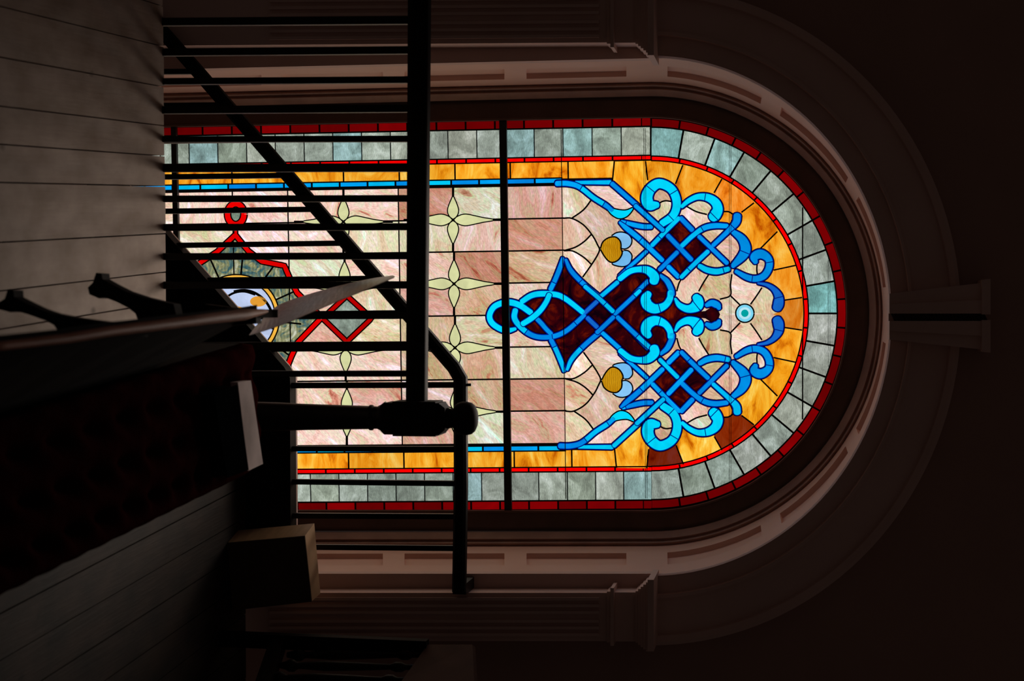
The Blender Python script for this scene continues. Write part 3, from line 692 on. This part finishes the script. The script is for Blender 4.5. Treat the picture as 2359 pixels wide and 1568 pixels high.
# ---- medallion of the lower light
MC = (545, 731)
def my(p): return (p[0] + .02 * (2 * (MC[1] - p[1])), 2 * MC[1] - p[1])
def band_(pts, w, tint, d=.0045, sheet=None, smooth=False, cutl=26):
    P = catmull(pts, 4) if smooth else pts
    Q = [P[0]]
    for a, b in zip(P, P[1:]):
        n = max(1, int(math.hypot(b[0] - a[0], b[1] - a[1]) / 6))
        Q += [(a[0] + (b[0] - a[0]) * i / n, a[1] + (b[1] - a[1]) * i / n) for i in range(1, n + 1)]
    G_lead.strip(Q, [w + 6] * len(Q), LT, 0, d - .0030, .002)
    (sheet or G_red).strip(Q, [w] * len(Q), tint, 0, d)
top = [(542, 541), (572, 578), (603, 602), (655, 612), (667, 640), (684, 674), (738, 728)]
lft = [(542, 541), (500, 580), (450, 612), (428, 660), (400, 700), (380, 731)]
body = [lft[-1]] + lft[-2::-1] + top[1:] + [my(p) for p in top[::-1]][1:] + [my(p) for p in lft[1:]]
G_med.poly(body, seed=.4, d=.0005)
for p in (top, lft): band_(p, 9.5, (.85, 0, 0)); band_([my(q) for q in p], 9.5, (.85, 0, 0))
for k in range(12):
    a = 2 * math.pi * k / 12 + .1; lead([(MC[0] + 98 * math.cos(a), MC[1] + 98 * math.sin(a)), (MC[0] + 150 * math.cos(a), MC[1] + 150 * math.sin(a))], 3, False, .001)
ringp = circ(MC, 94, 60); G_pale.poly(ringp, (lin(200), lin(215), lin(250)), d=.0)
band_(ringp + ringp[:1], 7, (lin(255), lin(190), lin(70)), .0065)
for a0, r0, w in ((0.2, 30, 9), (1.9, 52, 12), (3.4, 40, 10), (4.6, 60, 12), (5.6, 40, 9)):      # painted swirls
    p = [(MC[0] + (r0 + 14 * t) * math.cos(a0 + t), MC[1] + (r0 + 14 * t) * math.sin(a0 + t)) for t in (0, .4, .8, 1.2, 1.6, 2.0)]
    G_lead.strip(catmull(p, 4), [w * .5] * len(catmull(p, 4)), LT, 0, .0060, .001)
G_pale.poly(circ((595, 694), 19, 24, 12), (lin(240), lin(165), 10 / 255), d=.004); G_pale.poly(circ((545, 731), 26, 24), (lin(240), lin(165), 10 / 255), d=.004)
dm = [(743, 733), (799, 681), (856, 733), (799, 787)]
G_grey.poly(dm, (.85, .92, .85), d=.003); band_(dm + dm[:1], 8.5, (.55, 0, 0))
for ce in ((543, 493), my((543, 493))):
    e1 = circ(ce, 19, 32, 24); G_grey.poly(circ(ce, 13, 24, 20), (.8, .95, .8), d=.003); band_(e1 + e1[:1], 12, (.9, 0, 0))
    band_([(ce[0], ce[1] + (22 if ce[1] < 731 else -22)), (ce[0], ce[1] + (48 if ce[1] < 731 else -48))], 6, (.8, 0, 0))
# ---- iron bars and copper wires across the light
bm = bmesh.new()
for a, w in ((1165, 17), (411, 13)):
    p, q = Wp(a, -452), Wp(a, 452); bar(bm, PY(*p, DG - .03), PY(*q, DG - .03), w * .00172, .02)
child(obj('saddle_bar', bm, M_iron), WIN)
for a, w in ((1298, 1.8), (1485, 1.0), (1489, 1.0), (1680, 1.0), (1684, 1.0), (1849, 3.0), (1908, 1.0), (1912, 1.0)):
    h = 425 if a < 1500 else math.sqrt(426 ** 2 - (a - 1500) ** 2)
    h0 = math.sqrt(max(0, 352 ** 2 - (a - 1500) ** 2)) if a > 1500 else 0
    if a > 1840:
        for sg in ((-h, -h0), (h0, h)): G_wire.strip([(a, 721.7 + sg[0]), (a, 721.7 + sg[1])], [w, w], LT, 0, 0, .002)
        if a > 1900: G_wire.strip([(a, 721.7 - h), (a, 721.7 + h)], [w, w], LT, 0, 0, .002)
    else: p = [Wp(a, -h), Wp(a, h)]; G_wire.strip(p, [w, w], LT, 0, 0, .002)
for s in (back, G_field, G_grey, G_red, G_amb, G_lead, G_ruby, G_blue, G_cream, G_heart, G_pale, G_med, G_wire): s.build()

# ================================================================== STAIR: knee wall with pale cap, treads
kw = [(250, 388), (655, 846), (668, 870), (670, 1366), (430, 1366), (200, 1366), (200, 388)]
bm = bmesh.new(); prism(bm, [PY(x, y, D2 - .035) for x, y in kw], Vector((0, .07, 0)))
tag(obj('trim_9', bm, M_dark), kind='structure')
bm = bmesh.new()
cp = [(250, 384), (658, 845), (673, 868), (675, 1362)]
for a, b in zip(cp, cp[1:]):
    bar(bm, PY(*a, D2 + .012), PY(*b, D2 + .012), .012, .085)
tag(obj('trim_10', bm, M_cap), kind='structure')
st = empty('staircase', (newelX, 5.12, 0), 'black wooden staircase descending to the left between the balcony edge and the window', 'stairs')
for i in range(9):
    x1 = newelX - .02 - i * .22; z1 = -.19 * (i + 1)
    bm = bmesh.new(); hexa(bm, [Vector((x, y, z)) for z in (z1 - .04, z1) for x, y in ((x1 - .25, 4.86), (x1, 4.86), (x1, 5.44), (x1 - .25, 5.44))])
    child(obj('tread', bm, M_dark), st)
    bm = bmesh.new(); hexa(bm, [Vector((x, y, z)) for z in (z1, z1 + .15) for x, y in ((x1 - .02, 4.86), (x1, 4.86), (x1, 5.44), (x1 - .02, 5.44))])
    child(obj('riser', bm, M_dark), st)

# ================================================================== BALCONY RAILING
rail = empty('balcony_railing', PY(384, 500, D1), 'straight black balcony railing with square balusters, rising from the edge of the pale floorboards', 'railing')
bm = bmesh.new()
a, b = PY(974, -260, D1), PY(964, 932, D1)
bar(bm, a, b, .052, .060); bevel(bm, .012, 3); child(obj('handrail', bm, M_dark, smooth=False), rail)
bm = bmesh.new(); bar(bm, PY(950, -260, D1), PY(944, 928, D1), .016, .040); child(obj('rail_fillet', bm, M_black), rail)
bots = [-18, 51, 121, 188, 254, 321, 387, 458, 524, 591, 657, 728, 798, 861]
tops = [-22, 47, 116, 184, 250, 320, 386, 457, 522, 589, 656, 726, 795, 860]
wd = [18, 18, 17, 15, 17, 14, 19, 15, 16, 16, 17, 17, 19, 14]
for i, (u0, u1, w) in enumerate(zip(bots, tops, wd)):
    v0 = 372 if u0 < 700 else 372
    bm = bmesh.new(); bar(bm, PY(v0, u0, D1 - .005), PY(948, u1, D1), w * .00139, .022); bevel(bm, .002, 1); child(obj('baluster', bm, M_black), rail)
nw = bmesh.new(); px = .001392
base = PY(560, 963, D1)
base = Vector((newelX, D1, -.0))
z = lambda v: PY(v, 960, D1).z
prof = [(0, .058), (.16, .058), (.17, .05), (z(640), .046), (z(700), .0425), (z(850), .0372), (z(853), .041), (z(858), .041), (z(861), .036), (z(870), .036), (z(878), .042), (z(888), .052)]
lathe(nw, Vector((newelX, D1, 0)), prof, 24)
zc = [(z(888), .0), (z(890), .054)]
bx = bmesh.new()
def nblock(bmx, v0, v1, hw, hw2=None):
    h2 = hw2 or hw; z0, z1 = z(v0), z(v1)
    hexa(bmx, [Vector((newelX + sx * h, D1 + sy * h, zz)) for zz, h in ((z0, hw), (z1, h2)) for sx, sy in ((-1, -1), (1, -1), (1, 1), (-1, 1))])
np_ = obj('newel_post', nw, M_black, smooth=True); child(np_, rail)
nblock(bx, 884, 894, .040, .050); nblock(bx, 894, 914, .050); nblock(bx, 914, 1012, .0545); nblock(bx, 1012, 1020, .050); nblock(bx, 1020, 1030, .048, .034)
nb = obj('newel_block', bx, M_dark); child(nb, np_); nb.matrix_parent_inverse = Matrix.Translation(-rail.location) if False else nb.matrix_parent_inverse
kb = bmesh.new()
lathe(kb, Vector((newelX, D1, 0)), [(z(1026), .034), (z(1036), .032), (z(1044), .030), (z(1048), .040), (z(1054), .048), (z(1064), .0525), (z(1076), .053), (z(1086), .050), (z(1093), .042), (z(1098), .028), (z(1100), .006)], 28)
k_ = obj('knob', kb, M_dark, smooth=True)
for o_ in (nb, k_): o_.parent = np_; o_.matrix_parent_inverse = np_.matrix_world.inverted() if False else Matrix.Identity(4)

# ================================================================== STAIR RAILING
sr = empty('stair_railing', PY(675, 1110, D2), 'black railing beyond the newel post, level near the window then slanting down left', 'railing')
bm = bmesh.new()
cl = [(330, 22), (450, 158), (1046, 846), (1061, 872), (1062, 1120), (1058, 1362)]
pw = [PY(x, y, D2) for x, y in cl]; w2 = .0235; ring = []
for i, p in enumerate(pw):
    a_ = pw[max(0, i - 1)]; b_ = pw[min(len(pw) - 1, i + 1)]
    t1 = (p - a_).normalized() if i else (b_ - p).normalized(); t2 = (b_ - p).normalized() if i < len(pw) - 1 else t1
    t = (t1 + t2).normalized(); n_ = t.cross(Vector((0, 1, 0))).normalized(); k2 = w2 / max(.5, n_.dot(t1.cross(Vector((0, 1, 0))).normalized()))
    oct_ = [(-1, -.6), (-.6, -1), (.6, -1), (1, -.6), (1, .6), (.6, 1), (-.6, 1), (-1, .6)]
    ring.append([bm.verts.new(p + n_ * (k2 * q) + Vector((0, r * .028, 0))) for q, r in oct_])
for r0_, r1_ in zip(ring, ring[1:]):
    for i in range(8): bm.faces.new([r0_[i], r0_[(i + 1) % 8], r1_[(i + 1) % 8], r1_[i]])
bm.faces.new(ring[0][::-1]); bm.faces.new(ring[-1])
child(obj('handrail', bm, M_dark), sr)
bm = bmesh.new(); e_ = PY(1058, 1356, D2); bar(bm, e_, Vector((e_.x, DF - .03, e_.z)), .04, .05, Vector((0, 0, 1))); child(obj('wall_bracket', bm, M_black), sr)
for u0, u1 in ((168, 165), (246, 242), (327, 322), (409, 404), (487, 482), (565, 560), (645, 641), (724, 720), (804, 801), (963, 963), (1033, 1034), (1109, 1113), (1187, 1189), (1259, 1262)):
    if u0 < 860: v0 = 384 + (u0 - 535) * .885; v1 = 450 + (u1 - 158) * .8658 - 8
    else: v0, v1 = 672, 1050
    v0 = (250 + (u0 - 384) * (658 - 250) / (845 - 384)) if u0 < 845 else 672
    bm = bmesh.new(); bar(bm, PY(v0, u0, D2), PY(v1, u1, D2), 12.5 * .00157, .020); child(obj('baluster', bm, M_black), sr)
bm = bmesh.new(); x0, x1 = PY(520, 888, D2), PY(1074, 886, D2)
bar(bm, x0, x1, .021, .03); bar(bm, x1, PY(1086, 886, D2), .010, .012); child(obj('corner_post', bm, M_black), sr)

# ================================================================== PEW
pew = empty('church_pew', PZ(200, 950, 0), 'dark wooden foreground pew with tufted dark red seat and slim polished back rail', 'pew')
ZS = .45
# tufted seat: traced corners on the seat plane
c_fl, c_fr, c_fr2 = PZ(606, 790, ZS), PZ(622, 1040, ZS), PZ(572, 1108, ZS)
c_nr, c_nl = PZ(-10, 1408, ZS), PZ(-40, 985, ZS)
bm = bmesh.new(); NU, NV = 70, 150
def seatpt(a, b):                            # a across (0 back, 1 front), b along (0 near, 1 far)
    n0 = c_nl + (c_nl - c_fl) * .35; n1 = c_nr + (c_nr - c_fr2) * .0
    near = n0.lerp(n1, a); far = c_fl.lerp(c_fr, a) if a < .8 else c_fr.lerp(c_fr2, (a - .8) / .2)
    if a < .8: far = c_fl.lerp(c_fr, a / .8)
    return near.lerp(far, b)
g = {}
for i in range(NU + 1):
    for j in range(NV + 1):
        a, b = i / NU, j / NV; p = seatpt(a, b)
        u_, v_ = a * 3.6 + .2, b * 12.0
        row = round(u_); h = 0
        best = 9
        for r in (row - 1, row, row + 1):
            off = .5 * (r % 2); cc0 = round(v_ - off) + off
            for q in (cc0 - 1, cc0, cc0 + 1):
                d = math.hypot((u_ - r) * .9, (v_ - q) * .75); best = min(best, d)
        h = -.028 * math.exp(-(best / .20) ** 2) - .012 * math.exp(-(best / .45) ** 2)
        ed = min(1, (1 - a) * 9, min(b * 30, (1 - b) * 30)); h -= .05 * (1 - ed) ** 2
        g[i, j] = bm.verts.new(p + Vector((0, 0, h)))
for i in range(NU):
    for j in range(NV): bm.faces.new([g[i, j], g[i + 1, j], g[i + 1, j + 1], g[i, j + 1]])
rim = [g[i, 0] for i in range(NU + 1)] + [g[NU, j] for j in range(1, NV + 1)] + [g[i, NV] for i in range(NU - 1, -1, -1)] + [g[0, j] for j in range(NV - 1, 0, -1)]
lowr = [bm.verts.new(v.co - Vector((0, 0, .07 + (v.co.z - ZS)))) for v in rim]
for i in range(len(rim)): bm.faces.new([rim[i], rim[(i + 1) % len(rim)], lowr[(i + 1) % len(rim)], lowr[i]])
bm.faces.new(lowr)
child(obj('seat_cushion', bm, M_red, smooth=True), pew)
bm = bmesh.new()
q = [seatpt(.0, 0), seatpt(.97, 0), c_fr2.lerp(c_nl, .03), c_fr.lerp(c_nl, .03), c_fl]
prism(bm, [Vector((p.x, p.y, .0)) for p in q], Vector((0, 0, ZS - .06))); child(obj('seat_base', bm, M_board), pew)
# back board and rail
rl = [(-60, 803), (0, 797), (150, 780), (255, 763), (383, 747), (500, 732), (560, 725), (607, 717)]
ZB = .66
rw = [PZ(x, y, ZB) for x, y in rl]
bm = bmesh.new(); bm2 = bmesh.new()
ringp_ = []
n = len(rw)
for i, p in enumerate(rw):
    t = (rw[min(n - 1, i + 1)] - rw[max(0, i - 1)]).normalized(); s_ = Vector((t.y, -t.x, 0))
    w_ = (.006 + .010 * i / (n - 1)) if i < n - 1 else .006
    pr = [(-1, -.3), (-.9, .35), (-.4, .75), (.3, .8), (.9, .4), (1, -.3), (.6, -.8), (-.6, -.8)]
    ringp_.append([bm.verts.new(p + s_ * (w_ * a) + Vector((0, 0, .017 * b))) for a, b in pr])
for r0_, r1_ in zip(ringp_, ringp_[1:]):
    for i in range(8): bm.faces.new([r0_[i], r0_[(i + 1) % 8], r1_[(i + 1) % 8], r1_[i]])
bm.faces.new(ringp_[0][::-1]); bm.faces.new(ringp_[-1])
child(obj('back_rail', bm, M_brown, smooth=True), pew)
hexpts = []
bb = bmesh.new(); strip = []
for i, p in enumerate(rw[:-1] + [rw[-1].lerp(rw[-2], .1)]):
    t_ = i / (n - 1); foot = seatpt(-.0, 0).lerp(c_fl, min(1, max(0, (p.y - seatpt(0, 0).y) / (c_fl.y - seatpt(0, 0).y))))
    lo = Vector((foot.x, p.y, ZS - .08)); strip.append((p + Vector((.004, 0, -.012)), lo))
for (p0, l0), (p1, l1) in zip(strip, strip[1:]):
    th = Vector((-.022, 0, 0)); hexa(bb, [l0 + th, l0, l1, l1 + th, p0 + th, p0, p1, p1 + th])
bmesh.ops.remove_doubles(bb, verts=bb.verts, dist=1e-5)
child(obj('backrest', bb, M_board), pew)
bm = bmesh.new()                              # outer foot board carrying the back
for (p0, l0), (p1, l1) in zip(strip, strip[1:]):
    th = Vector((-.03, 0, 0)); d0, d1 = Vector((l0.x, l0.y, 0)), Vector((l1.x, l1.y, 0)); hexa(bm, [d0 + th, d0, d1, d1 + th, l0 + th, l0, l1, l1 + th])
child(obj('plinth', bm, M_board), pew)
# upswept end wing
DW = 4.02
upE = [(592, 752), (640, 706), (700, 682), (780, 659), (850, 643), (906, 634)]
loE = [(578, 772), (640, 752), (700, 728), (780, 694), (850, 665), (908, 640)]
upS, loS = catmull(upE, 5), catmull(loE, 5); bm = bmesh.new(); rr = []
for i, (a_, b_) in enumerate(zip(upS, loS)):
    y_ = 3.96 + .30 * i / (len(upS) - 1); A_, B_ = PY(*a_, y_ + .36), PY(*b_, y_ - .02); m_ = A_.lerp(B_, .45)
    dn = Vector((0, .004, -.007)); rr.append([bm.verts.new(x) for x in (A_, m_ + Vector((0, 0, .004)), B_, B_ + dn, m_ + dn, A_ + dn)])
for r0_, r1_ in zip(rr, rr[1:]):
    for i in range(6): bm.faces.new([r0_[i], r0_[(i + 1) % 6], r1_[(i + 1) % 6], r1_[i]])
bm.faces.new(rr[0][::-1]); bm.faces.new(rr[-1])
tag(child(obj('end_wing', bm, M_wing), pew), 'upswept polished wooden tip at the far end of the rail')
bm = bmesh.new(); bar(bm, PZ(600, 722, ZB) + Vector((0, 0, .0)), PY(636, 722, 4.0), .022, .03); bar(bm, Vector((rw[-1].x + .012, rw[-1].y - .02, .40)), Vector((rw[-1].x + .012, rw[-1].y - .02, ZB - .01)), .03, .03)
child(obj('end_bracket', bm, M_board), pew)
# curved arms on the far side
arm1 = [(221, 628), (234, 629), (236, 643), (262, 657), (290, 671), (330, 684), (372, 694), (400, 700), (410, 745), (372, 742), (352, 750), (352, 790), (318, 790), (319, 742), (312, 722), (296, 709), (268, 695), (240, 684), (228, 687), (206, 678), (202, 662), (214, 650)]
arm2 = [(18, 667), (31, 668), (32, 684), (60, 698), (90, 712), (120, 722), (160, 730), (230, 740), (318, 745), (322, 775), (220, 768), (180, 766), (172, 775), (172, 810), (136, 810), (134, 764), (124, 748), (104, 738), (70, 726), (40, 716), (24, 719), (-4, 712), (-6, 698), (10, 688)]
for pts, yy in ((arm1, 3.62), (arm2, 3.18)):
    bm = bmesh.new(); prism(bm, [PY(x, y, yy) for x, y in pts], Vector((0, .045, 0))); child(obj('armrest', bm, M_dark), pew)
bm = bmesh.new(); p_ = [(392, 700), (470, 700), (560, 712), (590, 722), (590, 745), (392, 760)]
prism(bm, [PY(x, y, 3.80) for x, y in p_], Vector((0, .04, 0))); child(obj('armrest', bm, M_dark), pew)

# ================================================================== BOOK AND PAPER on the seat
zt = ZS + .004
pp = [PZ(548, 880, zt + .02), PZ(578, 876, zt + .02), PZ(606, 1068, zt + .02), PZ(572, 1084, zt + .02)]
bm = bmesh.new(); prism(bm, [p - Vector((0, 0, .022)) for p in pp], Vector((0, 0, .022)))
o = obj('booklet', bm, M_paper); tag(o, 'white booklet lying at the far end of the red tufted pew seat', 'booklet')
hb = empty('hymnal', PZ(530, 960, zt), 'black covered book lying on the red pew seat against the white booklet', 'book')
bq = [PZ(490, 905, zt + .03), PZ(545, 886, zt + .03), PZ(570, 1082, zt + .03), PZ(520, 1100, zt + .03)]
bq[1] = bq[1].lerp(bq[0], .02); 
bm = bmesh.new(); prism(bm, bq, Vector((0, 0, .004))); prism(bm, [p - Vector((0, 0, .034)) for p in bq], Vector((0, 0, .004))); child(obj('cover', bm, M_cover), hb)
cen = sum(bq, Vector()) / 4; bm = bmesh.new(); prism(bm, [p.lerp(cen, .05) - Vector((0, 0, .029)) for p in bq], Vector((0, 0, .029))); child(obj('page_block', bm, surf('grey page edges', (.01, .01, .012), .9, spec=0)), hb)

# ================================================================== WOODEN BOX by the wall
zb = .295
tf = [PZ(703, 1233, zb), PZ(719, 1384, zb), PZ(738, 1366, zb), PZ(724, 1205, zb)]
bf = [PZ(525, 1249, 0), PZ(537, 1404, 0), PZ(537, 1404, 0) + (tf[2] - tf[1]), PZ(525, 1249, 0) + (tf[3] - tf[0])]
bxo = empty('wooden_box', sum(bf, Vector()) / 4, 'pale wooden box with a dark front standing on the floor against the right pilaster', 'box')
bm = bmesh.new(); hexa(bm, bf + tf); child(obj('box_body', bm, M_boxl), bxo)
bm = bmesh.new(); f4 = [bf[0], bf[1], tf[1], tf[0]]; nf = (f4[1] - f4[0]).cross(f4[3] - f4[0]).normalized()
if nf.y > 0: nf = -nf
prism(bm, [p + nf * .0005 for p in f4], nf * .006); child(obj('front_panel', bm, M_boxd), bxo)

# ================================================================== SPINDLE-BACKED CHAIR at the right edge
ch = empty('spindle_bench', Vector((PY(700, 1560, 5.1).x, 5.1, 0)), 'dark bench with turned spindle back cropped by the right edge of the view', 'bench')
bm = bmesh.new()
r1 = [PY(1000, 1484, 5.25), PY(1088, 1484, 5.25), PY(1092, 1700, 4.75), PY(900, 1700, 4.75)]
prism(bm, [PY(985, 1484, 5.25), PY(1088, 1484, 5.25), PY(1094, 1568, 5.05), PY(1100, 1720, 4.7), PY(860, 1720, 4.7), PY(925, 1568, 5.05)], Vector((.02, .05, 0)))
child(obj('top_rail', bm, surf('dark brown bench wood', (.12, .06, .04), .7, spec=.2)), ch)
for (v0, u0), (v1, u1), yy in (((662, 1508), (960, 1508), 5.22), ((645, 1532), (945, 1536), 5.15), ((618, 1560), (925, 1566), 5.08), ((600, 1590), (905, 1600), 5.0), ((580, 1622), (890, 1634), 4.92)):
    bm = bmesh.new(); a_, b_ = PY(v0, u0, yy), PY(v1, u1, yy); ax = (b_ - a_); L = ax.length; ax.normalize(); X_ = ax.cross(Vector((0, 1, 0))).normalized()
    lathe(bm, a_, [(0, .010), (.02, .014), (.035, .022), (.05, .022), (.065, .012), (.08, .012), (L * .35, .018), (L * .6, .015), (L - .07, .010), (L - .05, .018), (L - .03, .018), (L - .015, .010), (L + .02, .010)], 14, axis=ax, X=X_, Y=Vector((0, 1, 0)))
    child(obj('spindle', bm, M_black, smooth=True), ch)
bm = bmesh.new(); q = [PY(640, 1484, 5.25), PY(560, 1720, 4.7)]; bar(bm, q[0], q[1], .05, .05, Vector((0, 0, 1))); child(obj('lower_rail', bm, M_black), ch)
bm = bmesh.new(); a_ = PY(985, 1490, 5.25); bar(bm, Vector((a_.x, 5.27, 0)), a_, .05, .045); child(obj('leg', bm, M_dark), ch)
a_ = PY(700, 1700, 4.72); bm = bmesh.new(); bar(bm, Vector((a_.x, 4.72, 0)), a_, .05, .045); child(obj('leg', bm, M_dark), ch)
